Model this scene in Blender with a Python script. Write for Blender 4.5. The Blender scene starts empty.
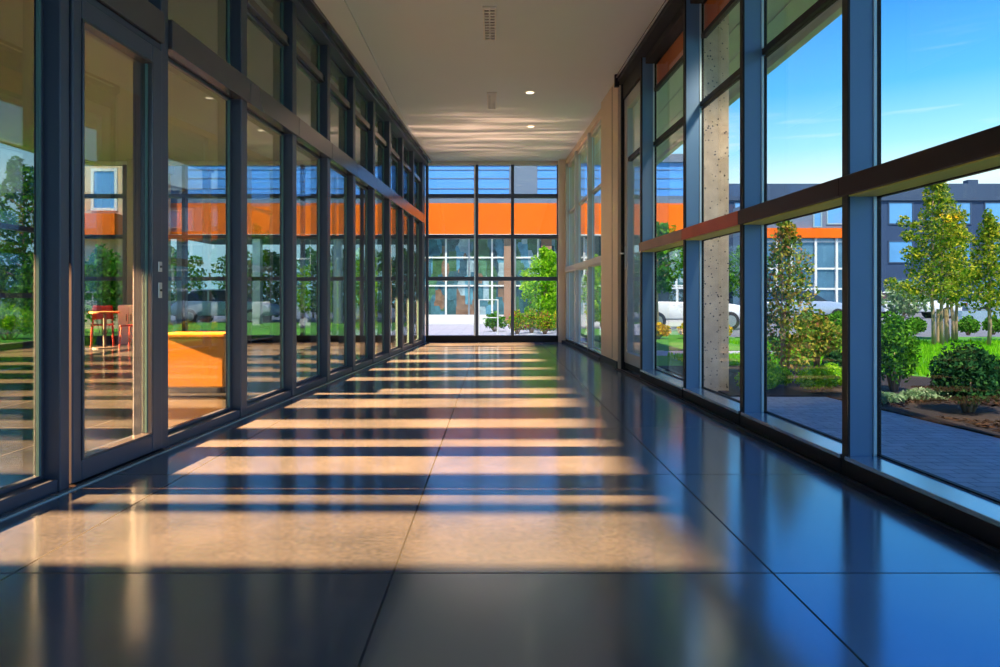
import bpy, bmesh, math, random
from mathutils import Vector, Matrix
R = random.Random(7)
scene = bpy.context.scene
COL = scene.collection
F = 667.0          # focal length in pixels
CX, HZ, CH = 495.0, 298.0, 1.0   # vanishing point and camera height

# ---------------------------------------------------------------- helpers
def P(px, py, Y):
    return Vector(((px - CX) * Y / F, Y, CH + (HZ - py) * Y / F))

def tag(o, label=None, cat=None, group=None, kind=None):
    if label: o['label'] = label
    if cat: o['category'] = cat
    if group: o['group'] = group
    if kind: o['kind'] = kind
    return o

def empty(name, loc=(0, 0, 0), rz=0.0, parent=None):
    o = bpy.data.objects.new(name, None)
    o.empty_display_size = 0.2
    o.location = loc
    o.rotation_euler = (0, 0, rz)
    o.parent = parent
    COL.objects.link(o)
    return o

class MB:
    """collects geometry and links it as ONE mesh object"""
    def __init__(self):
        self.v, self.f, self.mi = [], [], []
    def box(self, x0, y0, z0, x1, y1, z1, mi=0):
        if x0 > x1: x0, x1 = x1, x0
        if y0 > y1: y0, y1 = y1, y0
        if z0 > z1: z0, z1 = z1, z0
        b = len(self.v)
        self.v += [(x0, y0, z0), (x1, y0, z0), (x1, y1, z0), (x0, y1, z0),
                   (x0, y0, z1), (x1, y0, z1), (x1, y1, z1), (x0, y1, z1)]
        for q in ((0, 3, 2, 1), (4, 5, 6, 7), (0, 1, 5, 4), (1, 2, 6, 5), (2, 3, 7, 6), (3, 0, 4, 7)):
            self.f.append(tuple(b + i for i in q)); self.mi.append(mi)
        return self
    def quad(self, a, b, c, d, mi=0):
        n = len(self.v); self.v += [tuple(a), tuple(b), tuple(c), tuple(d)]
        self.f.append((n, n + 1, n + 2, n + 3)); self.mi.append(mi)
        return self
    def tri(self, a, b, c, mi=0):
        n = len(self.v); self.v += [tuple(a), tuple(b), tuple(c)]
        self.f.append((n, n + 1, n + 2)); self.mi.append(mi)
        return self
    def prism(self, pts, axis, a, b, mi=0):
        """pts = 2-D outline, extruded along axis from a to b"""
        n = len(self.v); k = len(pts)
        for t in (a, b):
            for (p, q) in pts:
                self.v.append({'x': (t, p, q), 'y': (p, t, q), 'z': (p, q, t)}[axis])
        self.f.append(tuple(range(n, n + k))); self.f.append(tuple(range(n + 2 * k - 1, n + k - 1, -1)))
        self.mi += [mi, mi]
        for i in range(k):
            j = (i + 1) % k
            self.f.append((n + j, n + i, n + k + i, n + k + j)); self.mi.append(mi)
        return self
    def tube(self, pts, radii, seg=8, mi=0):
        n0 = len(self.v); k = len(pts)
        pts = [Vector(p) for p in pts]
        for i, p in enumerate(pts):
            d = (pts[min(i + 1, k - 1)] - pts[max(i - 1, 0)]).normalized()
            u = d.orthogonal().normalized(); w = d.cross(u)
            r = radii[i] if isinstance(radii, (list, tuple)) else radii
            for s in range(seg):
                a = 2 * math.pi * s / seg
                self.v.append(tuple(p + u * (r * math.cos(a)) + w * (r * math.sin(a))))
        for i in range(k - 1):
            for s in range(seg):
                t = (s + 1) % seg
                self.f.append((n0 + i * seg + s, n0 + i * seg + t, n0 + (i + 1) * seg + t, n0 + (i + 1) * seg + s)); self.mi.append(mi)
        self.f.append(tuple(n0 + s for s in range(seg))); self.mi.append(mi)
        self.f.append(tuple(n0 + (k - 1) * seg + s for s in reversed(range(seg)))); self.mi.append(mi)
        return self
    def build(self, name, mats, parent=None, bevel=0.0, smooth=False, fix=True):
        me = bpy.data.meshes.new(name)
        me.from_pydata(self.v, [], self.f)
        if not isinstance(mats, (list, tuple)): mats = [mats]
        for m in mats: me.materials.append(m)
        me.polygons.foreach_set('material_index', self.mi)
        if smooth: me.polygons.foreach_set('use_smooth', [True] * len(self.f))
        if fix:
            bm = bmesh.new(); bm.from_mesh(me)
            bmesh.ops.recalc_face_normals(bm, faces=bm.faces)
            bm.to_mesh(me); bm.free()
        me.update()
        o = bpy.data.objects.new(name, me)
        COL.objects.link(o)
        if parent: o.parent = parent
        if bevel:
            m = o.modifiers.new('bevel', 'BEVEL'); m.width = bevel; m.segments = 2
            m.limit_method = 'ANGLE'
        return o

def copy_tree(o, parent=None):
    c = o.copy(); COL.objects.link(c)
    if parent: c.parent = parent
    for ch in list(o.children): copy_tree(ch, c)
    return c

# ---------------------------------------------------------------- materials
def new_mat(name):
    m = bpy.data.materials.new(name); m.use_nodes = True
    nt = m.node_tree; nt.nodes.clear()
    out = nt.nodes.new('ShaderNodeOutputMaterial')
    return m, nt, out

def N(nt, kind, **kw):
    n = nt.nodes.new(kind)
    for k, v in kw.items():
        if k in n.inputs: n.inputs[k].default_value = v
        else: setattr(n, k, v)
    return n

def rgba(c): return (c[0], c[1], c[2], 1.0)

def paint(name, col, rough=0.5, metal=0.0, var=0.12, scale=6.0, bump=0.0, spec=0.5, coords='Object', stretch=(1, 1, 1)):
    m, nt, out = new_mat(name)
    b = N(nt, 'ShaderNodeBsdfPrincipled', Roughness=rough, Metallic=metal)
    b.inputs['Specular IOR Level'].default_value = spec
    tc = N(nt, 'ShaderNodeTexCoord'); mp = N(nt, 'ShaderNodeMapping'); mp.inputs['Scale'].default_value = stretch
    no = N(nt, 'ShaderNodeTexNoise', Scale=scale, Detail=5.0)
    nt.links.new(tc.outputs[coords], mp.inputs[0]); nt.links.new(mp.outputs[0], no.inputs['Vector'])
    mx = N(nt, 'ShaderNodeMix', data_type='RGBA')
    mx.inputs['A'].default_value = rgba([c * (1 - var) for c in col]); mx.inputs[6].default_value = rgba([c * (1 - var) for c in col])
    mx.inputs[7].default_value = rgba([min(1, c * (1 + var)) for c in col])
    nt.links.new(no.outputs['Fac'], mx.inputs[0]); nt.links.new(mx.outputs[2], b.inputs['Base Color'])
    if bump:
        bp = N(nt, 'ShaderNodeBump', Strength=bump, Distance=0.02)
        nt.links.new(no.outputs['Fac'], bp.inputs['Height']); nt.links.new(bp.outputs[0], b.inputs['Normal'])
    nt.links.new(b.outputs[0], out.inputs[0])
    return m

def glass(name, tint=(0.9, 0.97, 0.97), f0=0.04, refl=(1, 1, 1), amount=1.0):
    m, nt, out = new_mat(name)
    tr = N(nt, 'ShaderNodeBsdfTransparent', Color=rgba(tint))
    gl = N(nt, 'ShaderNodeBsdfGlossy', Color=rgba(refl), Roughness=0.0)
    lw = N(nt, 'ShaderNodeLayerWeight', Blend=0.5)
    pw = N(nt, 'ShaderNodeMath', operation='POWER'); pw.inputs[1].default_value = 4.5
    ml = N(nt, 'ShaderNodeMath', operation='MULTIPLY_ADD'); ml.inputs[1].default_value = (1 - f0) * amount; ml.inputs[2].default_value = f0
    nt.links.new(lw.outputs['Facing'], pw.inputs[0]); nt.links.new(pw.outputs[0], ml.inputs[0])
    mx = N(nt, 'ShaderNodeMixShader')
    nt.links.new(ml.outputs[0], mx.inputs[0]); nt.links.new(tr.outputs[0], mx.inputs[1]); nt.links.new(gl.outputs[0], mx.inputs[2])
    nt.links.new(mx.outputs[0], out.inputs[0])
    return m

def leafmat(name, cols, trans=0.35, crisp=False):
    m, nt, out = new_mat(name)
    ge = N(nt, 'ShaderNodeNewGeometry'); cr = N(nt, 'ShaderNodeValToRGB')
    if crisp: cr.color_ramp.interpolation = 'CONSTANT'
    el = cr.color_ramp.elements
    while len(el) < len(cols): el.new(0.5)
    for i, c in enumerate(cols):
        el[i].position = i / (len(cols) if crisp else max(1, len(cols) - 1)); el[i].color = rgba(c)
    nt.links.new(ge.outputs['Random Per Island'], cr.inputs[0])
    d = N(nt, 'ShaderNodeBsdfDiffuse'); t = N(nt, 'ShaderNodeBsdfTranslucent'); mx = N(nt, 'ShaderNodeMixShader', Fac=trans)
    nt.links.new(cr.outputs[0], d.inputs[0]); nt.links.new(cr.outputs[0], t.inputs[0])
    nt.links.new(d.outputs[0], mx.inputs[1]); nt.links.new(t.outputs[0], mx.inputs[2]); nt.links.new(mx.outputs[0], out.inputs[0])
    return m

def emit(name, col, s):
    m, nt, out = new_mat(name)
    e = N(nt, 'ShaderNodeEmission', Color=rgba(col), Strength=s)
    nt.links.new(e.outputs[0], out.inputs[0]); return m

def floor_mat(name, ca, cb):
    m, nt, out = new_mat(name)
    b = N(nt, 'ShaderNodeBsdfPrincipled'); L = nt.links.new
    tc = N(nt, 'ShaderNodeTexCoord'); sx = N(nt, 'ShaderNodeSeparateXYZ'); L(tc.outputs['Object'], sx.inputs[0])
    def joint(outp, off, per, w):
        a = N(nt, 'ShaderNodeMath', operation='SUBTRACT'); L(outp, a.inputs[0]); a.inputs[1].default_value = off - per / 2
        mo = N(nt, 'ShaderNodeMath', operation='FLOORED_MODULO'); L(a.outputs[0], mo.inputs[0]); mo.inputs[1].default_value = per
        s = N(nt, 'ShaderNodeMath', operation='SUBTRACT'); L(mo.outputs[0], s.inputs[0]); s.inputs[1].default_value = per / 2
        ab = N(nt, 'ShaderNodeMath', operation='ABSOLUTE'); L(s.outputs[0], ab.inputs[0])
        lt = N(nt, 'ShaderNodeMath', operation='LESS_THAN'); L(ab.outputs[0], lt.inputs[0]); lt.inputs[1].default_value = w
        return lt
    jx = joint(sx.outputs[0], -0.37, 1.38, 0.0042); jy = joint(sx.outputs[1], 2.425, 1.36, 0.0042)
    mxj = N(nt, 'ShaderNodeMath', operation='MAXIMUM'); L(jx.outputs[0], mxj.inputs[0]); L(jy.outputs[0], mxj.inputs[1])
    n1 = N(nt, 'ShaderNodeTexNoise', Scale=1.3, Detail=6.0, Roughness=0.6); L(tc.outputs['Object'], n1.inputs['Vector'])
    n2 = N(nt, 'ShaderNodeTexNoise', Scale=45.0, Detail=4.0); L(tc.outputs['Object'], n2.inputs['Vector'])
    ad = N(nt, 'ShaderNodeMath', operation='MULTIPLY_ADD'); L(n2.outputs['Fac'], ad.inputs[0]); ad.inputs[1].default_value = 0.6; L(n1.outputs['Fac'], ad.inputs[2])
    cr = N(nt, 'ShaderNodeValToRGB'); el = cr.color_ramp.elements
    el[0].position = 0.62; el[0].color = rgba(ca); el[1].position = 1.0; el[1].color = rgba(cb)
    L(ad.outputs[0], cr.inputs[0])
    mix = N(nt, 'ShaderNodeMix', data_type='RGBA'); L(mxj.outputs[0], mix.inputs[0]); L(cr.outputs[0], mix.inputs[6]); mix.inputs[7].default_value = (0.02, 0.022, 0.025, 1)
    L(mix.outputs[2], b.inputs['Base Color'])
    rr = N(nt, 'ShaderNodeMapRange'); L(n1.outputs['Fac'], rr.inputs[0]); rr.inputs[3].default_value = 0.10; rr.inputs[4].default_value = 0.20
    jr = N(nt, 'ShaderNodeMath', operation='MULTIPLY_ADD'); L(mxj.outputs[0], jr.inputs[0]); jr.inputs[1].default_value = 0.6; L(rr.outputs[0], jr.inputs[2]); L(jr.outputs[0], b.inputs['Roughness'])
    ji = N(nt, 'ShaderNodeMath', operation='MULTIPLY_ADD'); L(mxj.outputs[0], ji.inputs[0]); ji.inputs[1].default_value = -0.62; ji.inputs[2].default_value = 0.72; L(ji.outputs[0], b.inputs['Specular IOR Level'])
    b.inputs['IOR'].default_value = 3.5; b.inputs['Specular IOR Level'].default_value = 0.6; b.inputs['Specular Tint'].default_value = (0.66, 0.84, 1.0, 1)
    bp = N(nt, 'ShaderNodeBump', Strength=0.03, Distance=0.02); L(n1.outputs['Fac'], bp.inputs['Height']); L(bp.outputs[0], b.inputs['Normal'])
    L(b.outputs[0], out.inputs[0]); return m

def paver_mat(name, c1, c2, cm, scale=1.0):
    m, nt, out = new_mat(name); L = nt.links.new
    b = N(nt, 'ShaderNodeBsdfPrincipled', Roughness=0.75)
    tc = N(nt, 'ShaderNodeTexCoord'); mp = N(nt, 'ShaderNodeMapping'); mp.inputs['Rotation'].default_value = (0, 0, 0.0)
    L(tc.outputs['Object'], mp.inputs[0])
    br = N(nt, 'ShaderNodeTexBrick', Scale=scale); br.inputs['Color1'].default_value = rgba(c1); br.inputs['Color2'].default_value = rgba(c2); br.inputs['Mortar'].default_value = rgba(cm)
    br.inputs['Brick Width'].default_value = 0.4; br.inputs['Row Height'].default_value = 0.2; br.inputs['Mortar Size'].default_value = 0.008
    L(mp.outputs[0], br.inputs['Vector'])
    no = N(nt, 'ShaderNodeTexNoise', Scale=9.0, Detail=6.0); L(tc.outputs['Object'], no.inputs['Vector'])
    mx = N(nt, 'ShaderNodeMix', data_type='RGBA', blend_type='MULTIPLY'); mx.inputs[0].default_value = 0.5
    L(br.outputs['Color'], mx.inputs[6]); L(no.outputs['Fac'], mx.inputs[7]); L(mx.outputs[2], b.inputs['Base Color'])
    bp = N(nt, 'ShaderNodeBump', Strength=0.3, Distance=0.01); L(br.outputs['Fac'], bp.inputs['Height']); bp.invert = True; L(bp.outputs[0], b.inputs['Normal'])
    L(b.outputs[0], out.inputs[0]); return m

def concrete_mat():
    m, nt, out = new_mat('pitted_concrete'); L = nt.links.new
    b = N(nt, 'ShaderNodeBsdfPrincipled', Roughness=0.85)
    tc = N(nt, 'ShaderNodeTexCoord')
    no = N(nt, 'ShaderNodeTexNoise', Scale=7.0, Detail=8.0); L(tc.outputs['Object'], no.inputs['Vector'])
    cr = N(nt, 'ShaderNodeValToRGB'); el = cr.color_ramp.elements
    el[0].position = 0.3; el[0].color = (0.60, 0.47, 0.34, 1); el[1].position = 0.7; el[1].color = (0.85, 0.70, 0.53, 1); L(no.outputs['Fac'], cr.inputs[0])
    vo = N(nt, 'ShaderNodeTexVoronoi', Scale=22.0); L(tc.outputs['Object'], vo.inputs['Vector'])
    n2 = N(nt, 'ShaderNodeTexNoise', Scale=12.0); L(tc.outputs['Object'], n2.inputs['Vector'])
    th = N(nt, 'ShaderNodeMath', operation='MULTIPLY'); L(n2.outputs['Fac'], th.inputs[0]); th.inputs[1].default_value = 0.36
    lt = N(nt, 'ShaderNodeMath', operation='LESS_THAN'); L(vo.outputs['Distance'], lt.inputs[0]); L(th.outputs[0], lt.inputs[1])
    mx = N(nt, 'ShaderNodeMix', data_type='RGBA'); L(lt.outputs[0], mx.inputs[0]); L(cr.outputs[0], mx.inputs[6]); mx.inputs[7].default_value = (0.12, 0.09, 0.07, 1)
    L(mx.outputs[2], b.inputs['Base Color'])
    bp = N(nt, 'ShaderNodeBump', Strength=0.5, Distance=0.01); bp.invert = True; L(lt.outputs[0], bp.inputs['Height']); L(bp.outputs[0], b.inputs['Normal'])
    L(b.outputs[0], out.inputs[0]); return m

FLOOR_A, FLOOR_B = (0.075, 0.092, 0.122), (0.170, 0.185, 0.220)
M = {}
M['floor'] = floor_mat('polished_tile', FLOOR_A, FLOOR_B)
M['floor_shaded'] = floor_mat('polished_tile_shaded', (0.030, 0.036, 0.042), (0.070, 0.076, 0.082))  # same tile coloured darker to keep the left room dim
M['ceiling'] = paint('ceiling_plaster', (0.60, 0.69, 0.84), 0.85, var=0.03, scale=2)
M['ceiling_shaded'] = paint('ceiling_plaster_shaded', (0.30, 0.32, 0.35), 0.85, var=0.03, scale=2)  # shade painted into the plaster to offset warm bounce in the left room
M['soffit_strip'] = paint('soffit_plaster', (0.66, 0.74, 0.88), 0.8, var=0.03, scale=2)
M['frame'] = paint('charcoal_frame', (0.050, 0.072, 0.125), 0.38, 0.15, var=0.1, scale=3)
M['rail'] = paint('graphite_rail', (0.085, 0.092, 0.12), 0.20, 0.35, var=0.1, scale=3)
M['black'] = paint('black_trim', (0.010, 0.012, 0.018), 0.5, var=0.1, spec=0.25)
M['teal_edge'] = paint('teal_glass_edge', (0.10, 0.24, 0.26), 0.3, var=0.1)
M['blue_post'] = paint('blue_grey_post', (0.12, 0.27, 0.50), 0.45, 0.1, var=0.08, scale=2)
M['pale_edge'] = paint('pale_blue_edge', (0.55, 0.78, 0.92), 0.35, 0.1, var=0.05)
M['sill'] = paint('satin_metal_sill', (0.50, 0.62, 0.72), 0.22, 0.75, var=0.05)
M['maroon'] = paint('dark_maroon_rail', (0.008, 0.005, 0.007), 0.42, 0.0, var=0.15, scale=3, spec=0.25)
M['rail_red_lit'] = paint('rail_painted_red_light', (0.42, 0.085, 0.03), 0.4, 0.1, var=0.45, scale=2.5)  # red paints the warm light caught on this bay's rail
M['rail_brown_lit'] = paint('rail_painted_brown_light', (0.30, 0.185, 0.125), 0.4, 0.1, var=0.3, scale=3)  # brown colours in warm light on the rail beside the grey door
M['beige'] = paint('beige_wall', (0.74, 0.62, 0.50), 0.75, var=0.06, scale=1.5)
M['grey_post'] = paint('pale_grey_post', (0.52, 0.53, 0.54), 0.5, 0.1, var=0.08)
M['door_grey'] = paint('pale_grey_door', (0.40, 0.42, 0.46), 0.45, 0.1, var=0.06)
M['steel'] = paint('brushed_steel', (0.62, 0.64, 0.66), 0.28, 0.9, var=0.06)
M['white'] = paint('white_enamel', (0.78, 0.78, 0.76), 0.4, var=0.04)
M['orange'] = paint('orange_panel', (0.95, 0.155, 0.004), 0.6, var=0.16, scale=1.2, spec=0.2)
M['orange_dim'] = paint('burnt_orange_panel', (0.60, 0.15, 0.035), 0.55, var=0.1, scale=2, spec=0.2)
M['orange_bench'] = paint('bright_orange_laminate', (1.0, 0.42, 0.03), 0.35, var=0.15, scale=2)
M['glassL'] = glass('dark_teal_glass', (0.70, 0.765, 0.785), 0.05, amount=0.9)
M['glassLU'] = glass('grey_teal_glass', (0.42, 0.56, 0.63), 0.07, amount=1.0)
M['glassD'] = glass('deep_teal_glass', (0.56, 0.62, 0.64), 0.06, amount=1.0)
M['glassR'] = glass('clear_glass', (0.96, 0.985, 0.99), 0.012, amount=0.6)
M['glassE'] = glass('clear_end_glass', (0.95, 0.98, 0.99), 0.02, amount=0.8)
M['concrete'] = concrete_mat()
M['canopy'] = paint('grey_soffit', (0.56, 0.57, 0.62), 0.7, var=0.05, scale=2)
M['paver'] = paver_mat('blue_grey_pavers', (0.50, 0.56, 0.66), (0.60, 0.64, 0.72), (0.22, 0.25, 0.3), 2.2)
M['stone'] = paver_mat('pale_stone_paving', (0.56, 0.55, 0.68), (0.64, 0.62, 0.74), (0.40, 0.38, 0.48), 0.6)
M['asphalt'] = paint('asphalt', (0.18, 0.18, 0.20), 0.9, var=0.2, scale=12)
M['soil'] = paint('lawn_soil', (0.08, 0.27, 0.012), 0.95, var=0.35, scale=5, bump=0.4)
M['mulch'] = paint('dark_mulch', (0.026, 0.015, 0.012), 0.95, var=0.6, scale=30, bump=1.0)
M['grass'] = leafmat('grass_blades', [(0.13, 0.42, 0.008), (0.24, 0.64, 0.012), (0.40, 0.78, 0.03)], 0.45)
M['leaf_tree'] = leafmat('sapling_leaves', [(0.05, 0.15, 0.012), (0.14, 0.28, 0.02), (0.36, 0.43, 0.03), (0.74, 0.60, 0.05)], 0.4)
M['leaf_green'] = leafmat('green_leaves', [(0.03, 0.13, 0.012), (0.08, 0.27, 0.02), (0.20, 0.44, 0.04)], 0.35)
M['leaf_lime'] = leafmat('lime_leaves', [(0.14, 0.42, 0.01), (0.32, 0.64, 0.015), (0.55, 0.78, 0.05)], 0.45)
M['leaf_dark'] = leafmat('dark_leaves', [(0.008, 0.045, 0.018), (0.02, 0.09, 0.03), (0.06, 0.17, 0.04)], 0.25)
M['leaf_pale'] = leafmat('pale_leaves', [(0.12, 0.26, 0.12), (0.28, 0.42, 0.20), (0.50, 0.58, 0.36)], 0.3)
M['leaf_rust'] = leafmat('rusty_yellow_leaves', [(0.035, 0.13, 0.02), (0.11, 0.25, 0.03), (0.24, 0.34, 0.04), (0.60, 0.48, 0.07), (0.34, 0.13, 0.08)], 0.35)
M['leaf_yellow'] = leafmat('yellow_blooms', [(0.10, 0.28, 0.02), (0.75, 0.48, 0.01), (0.95, 0.62, 0.02), (0.90, 0.40, 0.02)], 0.3)
M['leaf_bloom'] = leafmat('mixed_blooms', [(0.06, 0.28, 0.015), (0.16, 0.46, 0.02), (0.34, 0.58, 0.03), (0.12, 0.38, 0.02), (0.50, 0.64, 0.03), (0.82, 0.70, 0.05), (0.62, 0.05, 0.12), (0.28, 0.56, 0.03), (0.80, 0.62, 0.04)], 0.45, True)
M['chips'] = leafmat('bark_chip', [(0.012, 0.008, 0.007), (0.03, 0.017, 0.013), (0.05, 0.030, 0.024), (0.10, 0.045, 0.02)], 0.0)
M['bark'] = paint('sapling_bark', (0.42, 0.28, 0.18), 0.9, var=0.35, scale=20, stretch=(1, 1, 0.15), bump=0.3)
M['stake'] = paint('timber_stake', (0.46, 0.30, 0.17), 0.85, var=0.2, scale=15, stretch=(1, 1, 0.1))
M['navy'] = paint('navy_cladding', (0.026, 0.058, 0.135), 0.6, var=0.08, scale=0.6)
M['navy_top'] = paint('grey_navy_parapet', (0.045, 0.078, 0.145), 0.6, var=0.06, scale=0.5)
M['bwin'] = paint('sky_blue_window', (0.17, 0.42, 0.80), 0.12, 0.55, var=0.3, scale=0.35)
M['bwin_dim'] = paint('dim_teal_window', (0.10, 0.22, 0.34), 0.12, 0.4, var=0.5, scale=0.6)
M['sky_band'] = paint('painted_sky_reflection', (0.10, 0.34, 0.82), 0.5, 0.1, var=0.22, scale=1.3, stretch=(0.15, 1, 1.6))  # blue base paints the sky reflected in the upper glass
M['greyband'] = paint('slate_cladding', (0.16, 0.21, 0.30), 0.5, 0.1, var=0.12, scale=1.0)
M['lawn_reflection'] = paint('painted_lawn_reflection', (0.42, 0.50, 0.12), 0.5, var=0.15, scale=3)  # yellow green paints the lawn's reflection under the rail
def shop_mat():
    m, nt, out = new_mat('shopfront_glass'); L = nt.links.new
    b = N(nt, 'ShaderNodeBsdfPrincipled', Roughness=0.15)
    tc = N(nt, 'ShaderNodeTexCoord'); mp = N(nt, 'ShaderNodeMapping'); mp.inputs['Scale'].default_value = (1.9, 1.0, 0.75); L(tc.outputs['Object'], mp.inputs[0])
    vo = N(nt, 'ShaderNodeTexVoronoi', Scale=1.7, distance='CHEBYCHEV'); L(mp.outputs[0], vo.inputs['Vector'])
    sp = N(nt, 'ShaderNodeSeparateXYZ'); L(vo.outputs['Color'], sp.inputs[0])
    cr = N(nt, 'ShaderNodeValToRGB'); cr.color_ramp.interpolation = 'CONSTANT'; el = cr.color_ramp.elements
    cs = [(.03, .09, .10), (.06, .16, .20), (.10, .28, .38), (.05, .12, .05), (.22, .13, .08), (.03, .07, .10), (.30, .42, .46), (.08, .20, .10), (.05, .13, .18)]
    while len(el) < len(cs): el.new(.5)
    for k, c in enumerate(cs): el[k].position = k / len(cs); el[k].color = rgba(c)
    L(sp.outputs[0], cr.inputs[0])
    no = N(nt, 'ShaderNodeTexNoise', Scale=5.0, Detail=5.0); L(tc.outputs['Object'], no.inputs['Vector'])
    mx = N(nt, 'ShaderNodeMix', data_type='RGBA', blend_type='OVERLAY'); mx.inputs[0].default_value = .9
    L(cr.outputs[0], mx.inputs[6]); L(no.outputs['Fac'], mx.inputs[7]); L(mx.outputs[2], b.inputs['Base Color']); L(b.outputs[0], out.inputs[0])
    return m
M['shopglass'] = shop_mat()
M['sand'] = paint('sunlit_sandstone', (0.62, 0.44, 0.27), 0.8, var=0.12, scale=2)
M['brown'] = paint('brown_pier', (0.36, 0.20, 0.12), 0.8, var=0.15, scale=2)
M['carwhite'] = paint('white_car_paint', (0.80, 0.82, 0.86), 0.25, var=0.03)
M['carblue'] = paint('silver_blue_car_paint', (0.42, 0.52, 0.66), 0.25, 0.3, var=0.04)
M['carglass'] = paint('dark_car_glass', (0.03, 0.05, 0.08), 0.1, var=0.1)
M['tyre'] = paint('black_tyre', (0.02, 0.02, 0.022), 0.8, var=0.1)
M['redlamp'] = paint('red_tail_lamp', (0.5, 0.03, 0.02), 0.3)
M['redchair'] = paint('red_plastic', (0.36, 0.022, 0.014), 0.45, var=0.1)
M['wood'] = paint('warm_wood', (0.34, 0.15, 0.05), 0.5, var=0.25, scale=5, stretch=(1, 1, 0.2))
M['wall'] = paint('plain_wall', (0.34, 0.32, 0.30), 0.8, var=0.04)
M['pier'] = paint('facade_pier', (0.16, 0.16, 0.17), 0.7, var=0.08)
M['lamp'] = emit('warm_lamp_lens', (1.0, 0.82, 0.55), 2.2)
M['slot'] = paint('grille_white', (0.62, 0.63, 0.64), 0.4, var=0.05)
M['slotdark'] = paint('grille_dark', (0.05, 0.05, 0.055), 0.5)

# ---------------------------------------------------------------- wall lines
def xL(Y): return -2.426 + 0.0560 * Y
def xR(Y): return 2.132 - 0.0357 * Y
AL = -math.atan(0.0560)
AR = math.atan(0.0357)
CEIL = 4.12
YE = 15.2           # end glazing plane
XO = -9.5           # outer facade of the room on the left
YB = -3.0           # wall behind the camera

# ---------------------------------------------------------------- shell
o = MB().prism([(XO - 0.3, YB - .2), (xL(YB) - .07, YB - .2), (xL(YE) - .07, YE + .25), (XO - 0.3, YE + .25)], 'z', -.25, 0).build('floor.001', M['floor_shaded']); tag(o, 'polished floor of the room behind the left glass wall, shade put into its colour', 'floor', kind='structure')
o = MB().prism([(xL(YB) - .07, YB - .2), (2.35, YB - .2), (2.35, YE + .25), (xL(YE) - .07, YE + .25)], 'z', -.25, 0).build('floor', M['floor'])
tag(o, 'polished slate grey floor of large square tiles striped with sunlight', 'floor', kind='structure')
o = MB().prism([(XO - 0.45, YB - .2), (xL(YB) - .07, YB - .2), (xL(YE) - .07, YE + .25), (XO - 0.45, YE + .25)], 'z', CEIL, CEIL + .5).build('ceiling.001', M['ceiling_shaded']); tag(o, 'grey ceiling of the room behind the left glass wall, shade put into its colour', 'ceiling', kind='structure')
o = MB().prism([(xL(YB) - .07, YB - .2), (2.2, YB - .2), (2.2, YE + .25), (xL(YE) - .07, YE + .25)], 'z', CEIL, CEIL + .5).build('ceiling', M['ceiling'])
tag(o, 'plain grey plaster ceiling over the corridor', 'ceiling', kind='structure')
o = MB().box(XO - 0.45, YB - 0.2, CEIL + 0.505, 2.20, YE + 0.25, CEIL + .9).build('roof', M['greyband']); tag(o, 'unseen flat roof slab added over the corridor and left room to stop lamp spill', 'roof', kind='structure')  # slab added above the ceiling to block spill from the stripe spot
o = MB().box(2.21, YB - 0.2, CEIL + 0.03, 3.75, YE + 0.6, CEIL + 0.27)
for k in range(4): o.box(2.45 + k * 0.34, YB, CEIL + 0.015, 2.465 + k * 0.34, YE + 0.5, CEIL + 0.03)
o.box(3.65, YB - 0.2, CEIL - 0.05, 3.75, YE + 0.6, CEIL + 0.03)
o = o.build('canopy', M['canopy']); tag(o, 'grey outdoor canopy soffit with long seams above the right windows', 'canopy', kind='structure')
root = empty('wall_back', (0, YB, 0)); tag(root, 'unseen wall closing the corridor opposite the end glazing, glazed to admit sky light', 'wall', kind='structure')
for k in range(11): MB().box(XO + k * 1.165, -0.14, 0, XO + k * 1.165 + 0.07, 0, CEIL).build('mullion', M['frame'], root)
for z in (0.0, 2.4, 4.0): MB().box(XO, -0.12, z, 2.25, -0.02, z + 0.1).build('transom', M['frame'], root)
MB().box(XO, -0.075, 0.1, 2.25, -0.067, CEIL).build('pane', M['glassE'], root)  # glazing added to let sky light in from behind the camera
# lighter ceiling strip by the left wall
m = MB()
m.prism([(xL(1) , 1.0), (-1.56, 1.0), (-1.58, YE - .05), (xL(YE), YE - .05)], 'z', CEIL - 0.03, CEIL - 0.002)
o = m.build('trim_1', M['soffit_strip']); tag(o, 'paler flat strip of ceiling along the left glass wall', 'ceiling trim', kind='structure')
# left header along the top of the left wall
e = empty('trim_2', (xL(0), 0, 0), AL); tag(e, 'dark header running along the top of the left glass wall', 'trim', kind='structure')
MB().box(-0.16, YB, 4.0, 0.06, 15.15, CEIL - 0.032).build('header', M['frame'], e, 0.006)
MB().box(0.06, YB, 4.05, 0.16, 15.15, CEIL - 0.032).build('header_lip', M['rail'], e, 0.006)

# ---------------------------------------------------------------- glazed bays on the left
ORD = ['first', 'second', 'third', 'fourth', 'fifth', 'sixth', 'seventh', 'eighth', 'ninth', 'tenth', 'eleventh', 'twelfth']
win_no = [0]
def wname():
    win_no[0] += 1
    return 'window_%d' % win_no[0]

def edge_frame(y0, y1, z0, z1, w, x0, x1):
    m = MB()
    m.box(x0, y0, z0, x1, y0 + w, z1); m.box(x0, y1 - w, z0, x1, y1, z1)
    m.box(x0, y0 + w, z0, x1, y1 - w, z0 + w); m.box(x0, y0 + w, z1 - w, x1, y1 - w, z1)
    return m

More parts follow.
